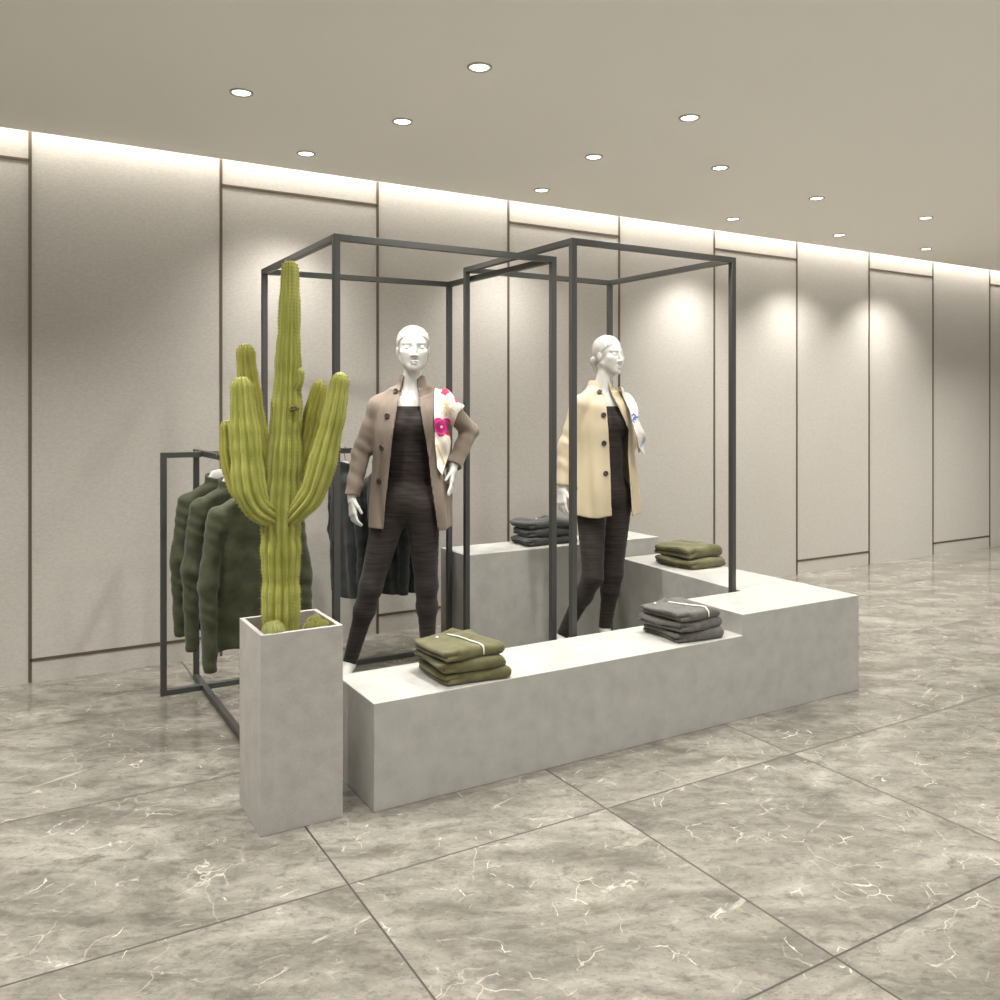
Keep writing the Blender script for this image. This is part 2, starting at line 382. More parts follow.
cube_frame([(1.180,3.316),(2.250,3.301),(2.197,4.276),(1.167,4.358)], 2.06, 'left open cube stand of dark steel tube around the taupe-coated mannequin')
cube_frame([(2.183,3.084),(3.172,3.080),(3.117,4.020),(2.150,4.035)], 2.105, 'right open cube stand of dark steel tube around the beige-coated mannequin')

# ------------------------------------------------------------------ clothes rack
RX, RY, RZ = .88, 4.315, 1.15
rack = empty('clothes_rack', (RX, RY, 0), 0, 'dark steel clothes rack of two crossed rectangular frames behind the cactus', 'clothes rack')
w = .027; h = w/2
def rbar(name, a, b):
    a = (a[0]-RX, a[1]-RY, a[2]); b = (b[0]-RX, b[1]-RY, b[2])
    bevel(bars([(a, b)], w).build(name, M['steel'], rack), .0015, 1)
for x, y in ((.695, RY), (2.055, RY)): rbar('post', (x, y, 0), (x, y, RZ))
for x, y in ((RX, 4.50), (RX, 3.14)): rbar('post', (x, y, 0), (x, y, RZ+.004))
rbar('top_bar', (.708, RY, RZ-h), (RX-h, RY, RZ-h)); rbar('top_bar', (RX+h, RY, RZ-h), (2.042, RY, RZ-h))
rbar('top_bar', (RX, 3.154, RZ-h+.003), (RX, 4.486, RZ-h+.003))
rbar('base_bar', (.708, RY, h), (RX-h, RY, h)); rbar('base_bar', (RX+h, RY, h), (2.042, RY, h))
rbar('base_bar', (RX, 3.154, h), (RX, 4.486, h))

# ------------------------------------------------------------------ implicit surfaces (for bodies and cloth)
def nets(f, lo, hi, h, relax=1):
    lo = np.array(lo, float); hi = np.array(hi, float)
    n = np.ceil((hi-lo)/h).astype(int)+1
    ax = [(lo[i]+h*np.arange(n[i])).astype(np.float32) for i in range(3)]
    V = np.array(np.broadcast_to(f(ax[0][:,None,None], ax[1][None,:,None], ax[2][None,None,:]), tuple(n)), dtype=np.float32)
    for sl in ((0,), (-1,)):
        V[sl[0],:,:] = np.maximum(V[sl[0],:,:], h*.3); V[:,sl[0],:] = np.maximum(V[:,sl[0],:], h*.3); V[:,:,sl[0]] = np.maximum(V[:,:,sl[0]], h*.3)
    S = V < 0
    c = np.zeros(tuple(n-1), np.int8)
    for dx in (0,1):
        for dy in (0,1):
            for dz in (0,1): c += S[dx:n[0]-1+dx, dy:n[1]-1+dy, dz:n[2]-1+dz]
    I, J, K = np.nonzero((c > 0) & (c < 8))
    idx = -np.ones(tuple(n-1), np.int64); idx[I,J,K] = np.arange(len(I))
    acc = np.zeros((len(I),3)); cnt = np.zeros(len(I))
    cs = [(a,b_,d) for a in (0,1) for b_ in (0,1) for d in (0,1)]
    for p in cs:
        for a in range(3):
            if p[a]: continue
            q = list(p); q[a] = 1
            va = V[I+p[0],J+p[1],K+p[2]]; vb = V[I+q[0],J+q[1],K+q[2]]
            m = (va < 0) != (vb < 0); tt = np.where(m, va/np.where(m, va-vb, 1), 0)
            pos = np.tile(np.array(p, float), (len(I),1)); pos[:,a] += tt
            acc[m] += pos[m]; cnt[m] += 1
    verts = lo + (np.stack([I,J,K],1) + acc/cnt[:,None])*h
    Q = []
    for a in range(3):
        s0 = [slice(None)]*3; s1 = [slice(None)]*3; s0[a] = slice(0,-1); s1[a] = slice(1,None)
        A = S[tuple(s0)]; B = S[tuple(s1)]
        ii = np.nonzero(A != B); u, v = (a+1)%3, (a+2)%3
        ok = (ii[u] > 0) & (ii[v] > 0) & (ii[u] < n[u]-1) & (ii[v] < n[v]-1)
        ii = [k[ok] for k in ii]; inside = A[tuple(ii)]
        def cell(du, dv):
            kk = [k.copy() for k in ii]; kk[u] = kk[u]+du; kk[v] = kk[v]+dv; return idx[tuple(kk)]
        q = np.stack([cell(-1,-1), cell(0,-1), cell(0,0), cell(-1,0)], 1)
        q[~inside] = q[~inside][:, ::-1]; Q.append(q)
    Q = np.concatenate(Q); Q = Q[(Q >= 0).all(1)]
    for _ in range(relax):
        s = np.zeros_like(verts); k = np.zeros(len(verts))
        for e in range(4):
            a, b2 = Q[:,e], Q[:,(e+1)%4]
            for d in range(3):
                s[:,d] += np.bincount(a, verts[b2,d], len(verts)) + np.bincount(b2, verts[a,d], len(verts))
            k += np.bincount(a, minlength=len(verts)) + np.bincount(b2, minlength=len(verts))
        verts = verts*.5 + .5*s/np.maximum(k,1)[:,None]
    return verts, Q
def smin(a, b, k):
    hh = np.clip(.5+.5*(b-a)/k, 0, 1); return b+(a-b)*hh - k*hh*(1-hh)
def smax(a, b, k): return -smin(-a, -b, k)
def union(l, k):
    d = l[0]
    for e in l[1:]: d = smin(d, e, k)
    return d
def cone(X, Y, Z, a, b, ra, rb):
    a = np.array(a, float); b = np.array(b, float); d = b-a; dd = float(d@d)
    tt = np.clip(((X-a[0])*d[0]+(Y-a[1])*d[1]+(Z-a[2])*d[2])/dd, 0, 1)
    return np.sqrt((X-a[0]-tt*d[0])**2+(Y-a[1]-tt*d[1])**2+(Z-a[2]-tt*d[2])**2) - (ra+(rb-ra)*tt)
def ell(X, Y, Z, c, r):
    x, y, z = (X-c[0]), (Y-c[1]), (Z-c[2])
    k0 = np.sqrt((x/r[0])**2+(y/r[1])**2+(z/r[2])**2); k1 = np.sqrt((x/r[0]**2)**2+(y/r[1]**2)**2+(z/r[2]**2)**2)
    return k0*(k0-1)/np.maximum(k1, 1e-6)
def poly2(X, Z, pts):
    """signed distance to a 2-D polygon"""
    X, Z = np.broadcast_arrays(X, Z); d = np.full(X.shape, 1e9, np.float32); ins = np.zeros(X.shape, bool)
    for (x0, z0), (x1, z1) in zip(pts, pts[1:]+pts[:1]):
        ex, ez = x1-x0, z1-z0; tt = np.clip(((X-x0)*ex+(Z-z0)*ez)/(ex*ex+ez*ez), 0, 1)
        d = np.minimum(d, np.hypot(X-x0-tt*ex, Z-z0-tt*ez))
        if z0 != z1: ins ^= ((z0 > Z) != (z1 > Z)) & (X < (x1-x0)*(Z-z0)/(z1-z0)+x0)
    return np.where(ins, -d, d)

def head_sdf(X, Y, Z, c, s, yaw, hair, wide=1.0, tall=1.0):
    """face looks along -y before the turn; returns (skin, hair)"""
    ca, sa = math.cos(yaw), math.sin(yaw)
    x = ((X-c[0])*ca + (Y-c[1])*sa)/(s*wide); y = (-(X-c[0])*sa + (Y-c[1])*ca)/s; z = (Z-c[2])/(s*tall)
    C = lambda a, b, ra, rb: cone(x, y, z, a, b, ra, rb)
    E = lambda cc, r: ell(x, y, z, cc, r)
    ax = np.abs(x)
    Ex = lambda cc, r: ell(ax, y, z, cc, r)
    Cx = lambda a, b, ra, rb: cone(ax, y, z, a, b, ra, rb)
    d = smin(E((0,.015,.038), (.071,.092,.084)), E((0,-.028,-.028), (.056,.062,.088)), .03)
    d = smin(d, C((0,-.055,-.098), (0,-.066,-.104), .02, .017), .03)            # chin
    d = smin(d, Cx((.05,.005,-.05), (.018,-.06,-.094), .018, .014), .025)      # jaw
    d = smin(d, Ex((.042,-.06,-.018), (.02,.018,.016)), .025)                  # cheek bones
    d = smin(d, Ex((.034,-.046,-.050), (.022,.024,.034)), .03)                 # cheeks
    d = smin(d, Cx((.014,-.080,.028), (.046,-.064,.028), .005, .004), .02)     # brows
    d = smax(d, -Ex((.031,-.103,.005), (.019,.017,.011)), .018)                # sockets
    d = smin(d, Ex((.031,-.0735,.004), (.0135,.0115,.0080)), .005)              # eyes
    d = smin(d, Cx((.017,-.0815,.0095), (.045,-.073,.0105), .0030, .0024), .003)
    d = smax(d, -Cx((.019,-.0835,.0045), (.042,-.078,.0050), .0022, .0018), .002) # lids
    d = smin(d, C((0,-.082,.014), (0,-.106,-.036), .0055, .0088), .014)        # nose
    d = smin(d, Ex((.010,-.094,-.039), (.008,.011,.007)), .007)
    d = smax(d, -Ex((.0065,-.1,-.0465), (.0035,.005,.003)), .003)
    d = smin(d, E((0,-.083,-.0695), (.021,.0105,.0055)), .005)                  # lips
    d = smin(d, E((0,-.082,-.080), (.017,.0105,.0065)), .005)
    d = smax(d, -E((0,-.0955,-.0747), (.020,.005,.0014)), .003)
    d = smin(d, Ex((.071,.012,-.006), (.008,.018,.03)), .008)                  # ears
    # hair: a close cap swept back from the brow
    hd = E((0,.019,.043), (.0785,.096,.088))
    front = y - (-.060 + 2.2*np.maximum(.060-z, 0) + .9*np.maximum(ax-.052, 0))
    front = -(y - (-.062 + 1.15*np.maximum(.066-z, 0)))
    hd = smax(hd, front*.6, .006)
    hd = smax(hd, -z-.052, .01)
    strands = .0009*np.sin(ax*420 + 30*z)
    hd = hd + strands
    if hair == 'bun':
        bun = smin(E((0,.122,-.028), (.028,.028,.030)), C((0,.122,-.04), (.004,.116,-.095), .02, .010), .012)
        bun = smin(bun, C((0,.09,-.015), (0,.11,-.025), .016, .016), .01)
        hd = smin(hd, bun, .006)
    return d*s, hd*s

def hand(X, Y, Z, wr, dirn, side, palm, s=1.0, curl=.35):
    """a hand hanging from the wrist; dirn = along the fingers, palm = normal of the palm, side = thumb side"""
    d = Vector(dirn).normalized(); p = Vector(palm); p = (p-d*p.dot(d)).normalized(); t = Vector(side); t = (t-d*t.dot(d)-p*t.dot(p)).normalized()
    w0 = Vector(wr); parts = []
    P = lambda a, b, c: tuple(w0 + d*a*s + t*b*s + p*c*s)
    parts.append(cone(X, Y, Z, P(-.03,0,0), P(.012,0,0), .024*s, .023*s))
    palmd = union([cone(X, Y, Z, P(.015,q*.6,0), P(.085,q,0), .0135*s, .0115*s) for q in (-.028,-.009,.010,.029)], .012)
    parts.append(palmd)
    body = union(parts, .012)
    fl = [(-.03,.058,.0075), (-.010,.070,.0082), (.010,.076,.0085), (.030,.070,.0083)]
    fing = None
    for i, (q, ln, r) in enumerate(fl):
        ang = 0; pos = (.088, q); prev = P(.082, q, 0); a0, c0 = .088, 0.0; cu = curl*(1+.22*(3-i))
        spread = q*.18/.03
        for j, seg in enumerate((.45,.31,.24)):
            ang += cu*(.5 if j == 0 else 1)
            a1 = a0 + ln*seg*math.cos(ang); c1 = c0 + ln*seg*math.sin(ang)
            nxt = P(a1, q + spread*(a1-.088), c1)
            dd = cone(X, Y, Z, prev, nxt, (r-.0006*j)*s, (r-.0006*(j+1))*s)
            fing = dd if fing is None else np.minimum(fing, dd)
            prev = nxt; a0, c0 = a1, c1
    th = np.minimum(cone(X, Y, Z, P(.022,.022,.004), P(.058,.047,.014), .0125*s, .0098*s),
                    cone(X, Y, Z, P(.058,.047,.014), P(.088,.052,.028), .0094*s, .0076*s))
    return smin(smin(body, fing, .006), th, .008)

class Figure:
    """joints in a frame whose x runs to the right in the picture and y away from the viewer; 'turn' is how far the chest is turned"""
    def __init__(s, J, turn): s.J = J; s.c, s.sn = math.cos(turn), math.sin(turn)
    def torso(s, X, Y, Z):
        J = s.J; cx, cy = J['chest'][:2]
        x = (X-cx)*s.c + (Y-cy)*s.sn; y = -(X-cx)*s.sn + (Y-cy)*s.c
        hx, hy = J['pelvis'][0]-cx, J['pelvis'][1]-cy
        hx, hy = hx*s.c+hy*s.sn, -hx*s.sn+hy*s.c
        l = [ell(x, y, Z, (0,.005,1.26), (.132,.092,.17)), ell(x, y, Z, (hx*.4,hy*.4,1.08), (.108,.078,.14)),
             ell(x, y, Z, (hx,hy+.01,.90), (.152,.104,.12)), ell(x, y, Z, (0,.005,1.365), (.125,.062,.075))]
        d = union(l, .05)
        ax = np.abs(x)
        d = smin(d, ell(ax, y, Z, (.06,-.058,1.275), (.055,.044,.055)), .03)
        d = smin(d, ell(np.abs(x-hx), y, Z, (.06,hy+.07,.88), (.075,.065,.08)), .04)
        return d
    def legs(s, X, Y, Z, side):
        J = s.J; h_, k_, a_ = J['hip'+side], J['knee'+side], J['ankle'+side]
        C = lambda a, b, ra, rb: cone(X, Y, Z, a, b, ra, rb)
        V = lambda a, b, t: tuple(a[i]+(b[i]-a[i])*t for i in range(3))
        d = C(h_, k_, .083, .051)
        d = smin(d, C(k_, V(k_, a_, .3), .048, .0465), .03)
        calf = V(k_, a_, .3); calf = (calf[0], calf[1]+.012, calf[2])
        d = smin(d, C(calf, a_, .044, .029), .03)
        return d
    def feet(s, X, Y, Z, side):
        J = s.J; a_ = J['ankle'+side]; toe = J['toe'+side]; C = lambda a, b, ra, rb: cone(X, Y, Z, a, b, ra, rb)
        ball = tuple(a_[i]*.35+toe[i]*.65 for i in range(2)) + (.032,)
        d = smin(C(a_, ball, .030, .030), C(ball, toe, .028, .018), .02)
        heel = (a_[0]*1.15-toe[0]*.15, a_[1]*1.15-toe[1]*.15, a_[2]-.02)
        return smin(d, C(a_, heel, .027, .022), .02)
    def arms(s, X, Y, Z, side):
        J = s.J; a, e, w_ = J['sh'+side], J['el'+side], J['wr'+side]
        return smin(cone(X, Y, Z, a, e, .043, .036), cone(X, Y, Z, e, w_, .036, .024), .02)
    def shoulders(s, X, Y, Z):
        J = s.J; n0 = J['neck0']
        d = union([cone(X, Y, Z, (n0[0], n0[1], n0[2]-.03), J['shL'], .044, .046), cone(X, Y, Z, (n0[0], n0[1], n0[2]-.03), J['shR'], .044, .046)], .03)
        return smin(d, cone(X, Y, Z, (n0[0], n0[1]+.01, n0[2]-.02), J['neck1'], .053, .046), .035)
    def skin(s, X, Y, Z):
        d = smin(s.torso(X, Y, Z), s.shoulders(X, Y, Z), .04)
        for q in 'LR':
            d = smin(d, s.legs(X, Y, Z, q), .03); d = smin(d, s.arms(X, Y, Z, q), .03)
            d = smin(d, s.feet(X, Y, Z, q), .02)
        return d
    def cloth(s, X, Y, Z):
        d = s.torso(X, Y, Z)
        for q in 'LR': d = smin(d, s.legs(X, Y, Z, q), .03)
        return d

def join_np(parts):
    vs = []; fs = []; o = 0
    for v, q in parts: vs.append(v); fs.append(q+o); o += len(v)
    return np.concatenate(vs), np.concatenate(fs)

def build_mannequin(root, J, turn, head_yaw, head_s, hair, hands, coat, coat_mat, top_z):
    F = Figure(J, turn)
    def hd(X, Y, Z): return head_sdf(X, Y, Z, J['head'], head_s, head_yaw, hair, *J['hs'])
    hc = J['head']; nk = J['neck1']
    def upper(X, Y, Z):
        return smin(hd(X, Y, Z)[0], F.skin(X, Y, Z), .018)
    zs = top_z-.045
    head = nets(upper, (J['shL'][0]-.06, -.17, zs), (J['shR'][0]+.06, .16, hc[2]+.14), .003, 1)
    xs = [p[0] for p in J.values()]; ys = [p[1] for p in J.values()]
    body = nets(F.skin, (min(xs)-.1, min(ys)-.16, -.01), (max(xs)+.1, max(ys)+.16, zs+.004), .0075, 1)
    parts = [head, body]
    for q, kw in hands.items():
        w_ = J['wr'+q]; ff = lambda X, Y, Z, w_=w_, kw=kw: hand(X, Y, Z, w_, **kw)
        parts.append(nets(ff, [c-.19 for c in w_], [c+.19 for c in w_], .0026, 0))
    v, f = join_np(parts); mesh_obj('body', v, f, M['white_gloss'], root)
    v, f = nets(lambda X, Y, Z: hd(X, Y, Z)[1], (hc[0]-.14, hc[1]-.15, hc[2]-.13), (hc[0]+.14, hc[1]+.15, hc[2]+.14), .0026, 1)
    mesh_obj('hair', v, f, M['white_gloss'], root)
    # strapless top and leggings, one dark streaked garment
    def suit(X, Y, Z):
        d = F.cloth(X, Y, Z) - .005 - .0005*np.sin(Z*150+3*np.sin(X*20))
        d = np.maximum(d, Z-top_z)
        for q in 'LR':
            a = J['ankle'+q]; d = np.maximum(d, np.where(np.hypot(X-a[0], Y-a[1]) < .2, J['hem'+q]-Z, -1))
        return d
    v, f = nets(suit, (min(xs)-.1, min(ys)-.16, 0), (max(xs)+.1, max(ys)+.16, top_z+.02), .006, 1)
    mesh_obj('jumpsuit', v, f, M['bodysuit'], root)
    # coat
    K = dict(coat)
    zf = np.linspace(coat['z'][0]-.12, coat['z'][-1]+.12, 200); w_k = np.hanning(27); w_k /= w_k.sum()
    for q in ('a', 'b', 'ox'):
        e = np.interp(zf, coat['z'], coat[q]); K[q] = np.convolve(np.pad(e, 13, mode='edge'), w_k, 'valid')
    K['zf'] = zf
    cx, cy = J['chest'][:2]
    def outer(X, Y, Z):
        x = (X-cx)*F.c + (Y-cy)*F.sn; y = -(X-cx)*F.sn + (Y-cy)*F.c
        A = np.interp(Z.ravel(), K['zf'], K['a']).reshape(Z.shape); B = np.interp(Z.ravel(), K['zf'], K['b']).reshape(Z.shape)
        ox = np.interp(Z.ravel(), K['zf'], K['ox']).reshape(Z.shape)
        th = np.arctan2(y/.13, (x-ox)/.18)
        fold = .006*np.sin(th*9+Z*5)*np.clip((1.25-Z)/.4, 0, 1) + .003*np.sin(th*17+2+Z*9)*np.clip((1.3-Z)/.5, 0, 1)
        d = (np.sqrt(((x-ox)/A)**2+(y/B)**2)-1)*np.minimum(A, B) + fold
        d = np.maximum(d, Z-1.452)
        n0 = J['neck0']
        for q in 'LR':
            a, e, w_ = J['sh'+q], J['el'+q], J['wr'+q]
            d = smin(d, cone(X, Y, Z, (n0[0]*.72+a[0]*.28, n0[1]*.72+a[1]*.28, n0[2]+.034), a, .044, .046), .03)
            mid = tuple((a[i]+e[i])/2 for i in range(3))
            sl = smin(cone(X, Y, Z, a, e, .049, .045), cone(X, Y, Z, e, w_, .046, .038), .02)
            crease = .0045*np.sin(95*((Z-e[2])+.35*(X-e[0]))+1.5+3*X*9)*.45*np.exp(-((Z-e[2])**2+(X-e[0])**2+(Y-e[1])**2)/.02)
            d = smin(d, sl+crease+.0015*np.sin(Z*60+X*40), .03)
        return d
    zc = K['z'][0]
    def cuts(X, Y, Z):
        c = zc + .006*np.sin(X*30) - Z                                     # hem
        xl = np.interp(Z.ravel(), K['xz'], K['xl']).reshape(Z.shape); xr = np.interp(Z.ravel(), K['xz'], K['xr']).reshape(Z.shape)
        op = np.maximum(np.maximum(xl-X, X-xr), Y-(cy-.01))
        c = np.maximum(c, -op)
        return c
    def sleeve_end(X, Y, Z, d):
        for q in 'LR':
            e, w_ = np.array(J['el'+q]), np.array(J['wr'+q]); u = (w_-e)/np.linalg.norm(w_-e); p = w_ - u*.012
            pl = (X-p[0])*u[0]+(Y-p[1])*u[1]+(Z-p[2])*u[2]
            near = np.sqrt((X-p[0])**2+(Y-p[1])**2+(Z-p[2])**2)-.085
            d = np.maximum(d, -np.maximum(-pl, near))
        return d
    def neck_hole(X, Y, Z):
        n0 = J['neck0']; return np.hypot(X-n0[0], Y-(n0[1]+.012)) - .061
    def coat_f(X, Y, Z):
        d = outer(X, Y, Z); d = np.maximum(d, -(d+.011))
        d = np.maximum(d, cuts(X, Y, Z)); d = np.maximum(d, -np.maximum(neck_hole(X, Y, Z), 1.36-Z)) if False else np.maximum(d, -np.maximum(neck_hole(X, Y, Z), 1.385-Z))
        d = sleeve_end(X, Y, Z, d)
        # stand collar
        n0 = J['neck0']; r = np.hypot(X-n0[0]-.08*(Z-1.4), (Y-n0[1]-.012)*1.05)
        R = .090 - .27*np.maximum(Z-1.40, 0)
        col = np.abs(r-R)-.0055
        top = K['ctop'] - .25*np.maximum(Y-n0[1], 0)
        col = np.maximum(np.maximum(col, Z-top), 1.385-Z)
        col = np.maximum(col, cuts(X, Y, Z))
        return smin(d, col, .008)
    lo = (min(J['elL'][0], J['wrL'][0], -.26)-.08, min(ys)-.22, zc-.02); hi = (max(J['elR'][0], .26)+.08, max(J['elR'][1], J['wrR'][1], .16)+.08, K['ctop']+.02)
    v, f = nets(coat_f, lo, hi, .0055, 1)
    cobj = mesh_obj('coat', v, f, coat_mat, root)
    def front_y(x, z, extra=0.0):
        yy = np.linspace(-.4, .3, 1401)[None,:,None]
        d = (outer if extra else coat_f)(*np.broadcast_arrays(np.array([[[x]]]), yy, np.array([[[z]]])))[0,:,0]
        i = np.argmax(d < extra); return float(yy[0,i,0])
    for x, z in K['buttons']:
        y = front_y(x, z); y2 = front_y(x+.01, z); y1 = front_y(x-.01, z); yu = front_y(x, z+.01); yd = front_y(x, z-.01)
        nrm = Vector((y2-y1, -.02, yu-yd)).normalized()
        B = MB(); B.lathe([(.0001,.0075),(.008,.0075),(.0105,.009),(.0135,.008),(.0145,.004),(.0135,.000)], 20)
        rot = Vector((0,0,1)).rotation_difference(nrm).to_matrix().to_4x4(); rot.translation = Vector((x, y, z)) - nrm*.001
        bo = mesh_obj('button', [rot @ Vector(p) for p in B.v], B.f, M['button'], cobj)
        H = MB()
        for ux, uz in ((.003,.003),(-.003,.003),(.003,-.003),(-.003,-.003)):
            H.lathe([(.0001,.0081),(.0014,.0081),(.0014,.0070)], 8, (ux, uz, 0))
        ho = mesh_obj('buttonhole', [rot @ Vector(p) for p in H.v], H.f, M['button_hole'], cobj)
    return F, outer, cuts, front_y, cobj, lo, hi

def shell_patch(outer, pts, ymax, off, th, h, ripple, lo, hi, extra=None):
    def f(X, Y, Z):
        d = outer(X, Y, Z) - ripple(X, Y, Z)
        s = np.maximum(d-off-th, -(d-off))
        s = np.maximum(s, poly2(X, Z, pts)); s = np.maximum(s, Y-ymax)
        if extra is not None: s = np.maximum(s, extra(X, Y, Z))
        return s
    return nets(f, lo, hi, h, 1)

# ------------------------------------------------------------------ mannequin in the taupe coat
m1 = empty('mannequin', (1.795, 3.933, 0), -YAW, 'glossy white mannequin in an open taupe coat with a pink flower scarf, hand on hip', 'mannequin')
J1 = dict(chest=(.0,0,1.28), pelvis=(-.018,0,.9), neck0=(.0,.012,1.405), neck1=(.015,.0,1.555), head=(.018,-.012,1.652), hs=(1.11,.955),
          shL=(-.156,.0,1.372), elL=(-.245,.01,1.14), wrL=(-.282,-.045,.915), shR=(.172,.0,1.378), elR=(.292,.15,1.245), wrR=(.215,.0,1.06),
          hipL=(-.095,0,.86), kneeL=(-.19,-.035,.475), ankleL=(-.305,.0,.078), toeL=(-.325,-.12,.022),
          hipR=(.062,0,.86), kneeR=(.082,.0,.475), ankleR=(.086,.04,.11), toeR=(.10,-.09,.022), hemL=(.052), hemR=(.08))
hem = {k_: J1.pop(k_) for k_ in ('hemL', 'hemR', 'hs')}
class JD(dict):
    def values(s): return [v for k_, v in s.items() if k_ not in ('hemL', 'hemR', 'hs')]
J1 = JD(J1); J1.update(hem)
px1 = lambda u, v: ((u-410)*.00486+.0125, 1.35-(v-410)*.00486)     # on the coat's front, nearer than the figure's axis
coat1 = dict(z=[.765,.9,1.1,1.25,1.38,1.44], a=[.205,.200,.182,.18,.172,.09], b=[.158,.155,.138,.143,.11,.07], ox=[0,0,0,0,0,0],
             xz=[.77,1.0,1.2,1.375,1.44,1.50,1.53], xl=[-.118,-.094,-.073,-.049,-.046,-.030,-.012], xr=[.145,.113,.092,.060,.045,.035,.03],
             ctop=1.525, buttons=[px1(394.5,391), px1(387,416), px1(381.5,447.5), px1(378.5,481.5)])
F1, out1, cut1, fy1, coat1o, lo1, hi1 = build_mannequin(m1, J1, math.radians(4), math.radians(9), .97, 'cap',
    dict(L=dict(dirn=(.10,-.22,-1), side=(.75,-.6,0), palm=(.8,.5,0), s=.93, curl=.35), R=dict(dirn=(-.04,-.35,-.9), side=(0,-.9,.2), palm=(-1,.1,0), s=.88, curl=.12)),
    coat1, M['taupe'], px1(410,406)[1])
# lapel folded back on the scarf side
pts = [px1(*p) for p in ((418,398),(432,392),(434,400),(433,412),(433,436),(430,460),(424,440),(421,415))]
v, f = shell_patch(out1, pts, 0, .002, .006, .004, lambda X, Y, Z: .002*np.sin(Z*30), (-.02,-.24,1.05), (.2,.05,1.5), lambda X, Y, Z: cut1(X, Y, Z)-.002)
mesh_obj('lapel', v, f, M['taupe'], coat1o)
# flowered scarf over the shoulder
pts = [px1(*p) for p in ((433.5,386),(441,385),(452,391),(463,400),(463,406),(457,413),(450,430),(447.5,455),(442,476),(437,468),(434.5,440),(433.5,410))]
v, f = shell_patch(out1, pts, .10, .004, .009, .003, lambda X, Y, Z: .006*np.sin(X*85+Z*25)+.004*np.sin(Z*48-X*30), (.08,-.25,.98), (.32,.14,1.52))
ctr = v[f].mean(1); fm = np.zeros(len(f), int)
def flower(c, R, mi, n=5, ph=0.0, hole=None):
    dx, dz = ctr[:,0]-c[0], ctr[:,2]-c[1]; r = np.hypot(dx, dz); th = np.arctan2(dz, dx)+ph
    fm[(r < R*(.70+.30*np.abs(np.cos(n*th/2))))] = mi
    if hole:
        e = (r < R*.72) & (r > R*.62) & (np.abs(np.cos(n*th/2)) > .25); fm[e] = hole
        fm[r < R*.30] = 2; fm[r < R*.14] = 0
flower(px1(441,427), .050, 1, 5, .4, 3)
flower(px1(444,391), .022, 2, 5, .2); flower(px1(457,399), .020, 2, 5, .9); flower(px1(449,389), .014, 3, 5, .5)
flower(px1(449,433), .022, 2, 5, .3)
dx, dz = ctr[:,0]-px1(440,455)[0], ctr[:,2]-px1(440,455)[1]
fm[(np.abs(dx+.35*dz) < .005) & (np.abs(dz) < .05)] = 4
for k_ in range(5):
    a = .5+k_*.5; c = px1(446,406); q = np.abs((ctr[:,0]-c[0])*math.sin(a)-(ctr[:,2]-c[1])*math.cos(a))
    fm[(q < .0022) & (np.hypot(ctr[:,0]-c[0], ctr[:,2]-c[1]) < .05) & (fm == 0)] = 4
so = mesh_obj('scarf', v, f, [M['cream_print'], M['pink'], M['deep_pink'], M['rose'], M['tan_print']], m1, fmat=fm)
so['label'] = 'cream silk scarf with pink flowers'

# ------------------------------------------------------------------ mannequin in the beige coat
m2 = empty('mannequin', (2.916, 3.853, 0), -YAW, 'glossy white mannequin with a ponytail in a beige coat, head turned to the right', 'mannequin')
J2 = dict(chest=(.02,0,1.28), pelvis=(.022,0,.9), neck0=(-.004,.0,1.41), neck1=(.03,.0,1.55), head=(.050,-.0,1.652), hs=(1.06,.99),
          shL=(-.122,-.07,1.375), elL=(-.19,-.06,1.15), wrL=(-.217,-.10,.925), shR=(.140,.075,1.375), elR=(.205,.20,1.17), wrR=(.10,.20,1.0),
          hipL=(-.052,-.03,.86), kneeL=(-.052,-.11,.44), ankleL=(-.212,.03,.075), toeL=(-.235,-.07,.022),
          hipR=(.10,.04,.86), kneeR=(.074,.01,.44), ankleR=(.03,.03,.115), toeR=(.06,-.08,.022))
J2 = JD(J2); J2.update(hemL=.058, hemR=.098)
px2 = lambda u, v: ((u-600)*.00543-.014, 1.35-(v-410)*.00543)
coat2 = dict(z=[.772,.9,1.1,1.25,1.38,1.44], a=[.212,.206,.184,.178,.165,.09], b=[.168,.162,.143,.143,.11,.07], ox=[0,0,0,0,0,0],
             xz=[.78,1.1,1.24,1.38,1.43,1.49,1.53], xl=[.046,.038,.030,.022,.012,-.01,-.02], xr=[.166,.145,.150,.085,.06,.04,.03],
             ctop=1.515, buttons=[px2(600.5,392), px2(603.5,415), px2(603.5,443), px2(605,473)])
F2, out2, cut2, fy2, coat2o, lo2, hi2 = build_mannequin(m2, J2, math.radians(24), math.radians(41), .90, 'bun',
    dict(L=dict(dirn=(-.05,-.15,-1), side=(.8,-.6,0), palm=(.8,.6,0), s=.92, curl=.3), R=dict(dirn=(-.6,-.1,-.7), side=(0,0,1), palm=(0,-1,0), s=.9, curl=.3)),
    coat2, M['beige'], px2(600,406)[1])
pts = [px2(*p) for p in ((622,386),(630,388),(638,397),(641,404),(640,420),(648,436),(648,449),(646,456),(639,447),(634,430),(630,410))]
v, f = shell_patch(out2, pts, .30, .004, .010, .003, lambda X, Y, Z: .004+.036*np.clip((1.41-Z)/.14, 0, 1)+.005*np.sin(X*85+Z*25)+.005*np.sin(Z*48), (.08,-.25,1.02), (.36,.32,1.52))
ctr = v[f].mean(1); fm = np.zeros(len(f), int)
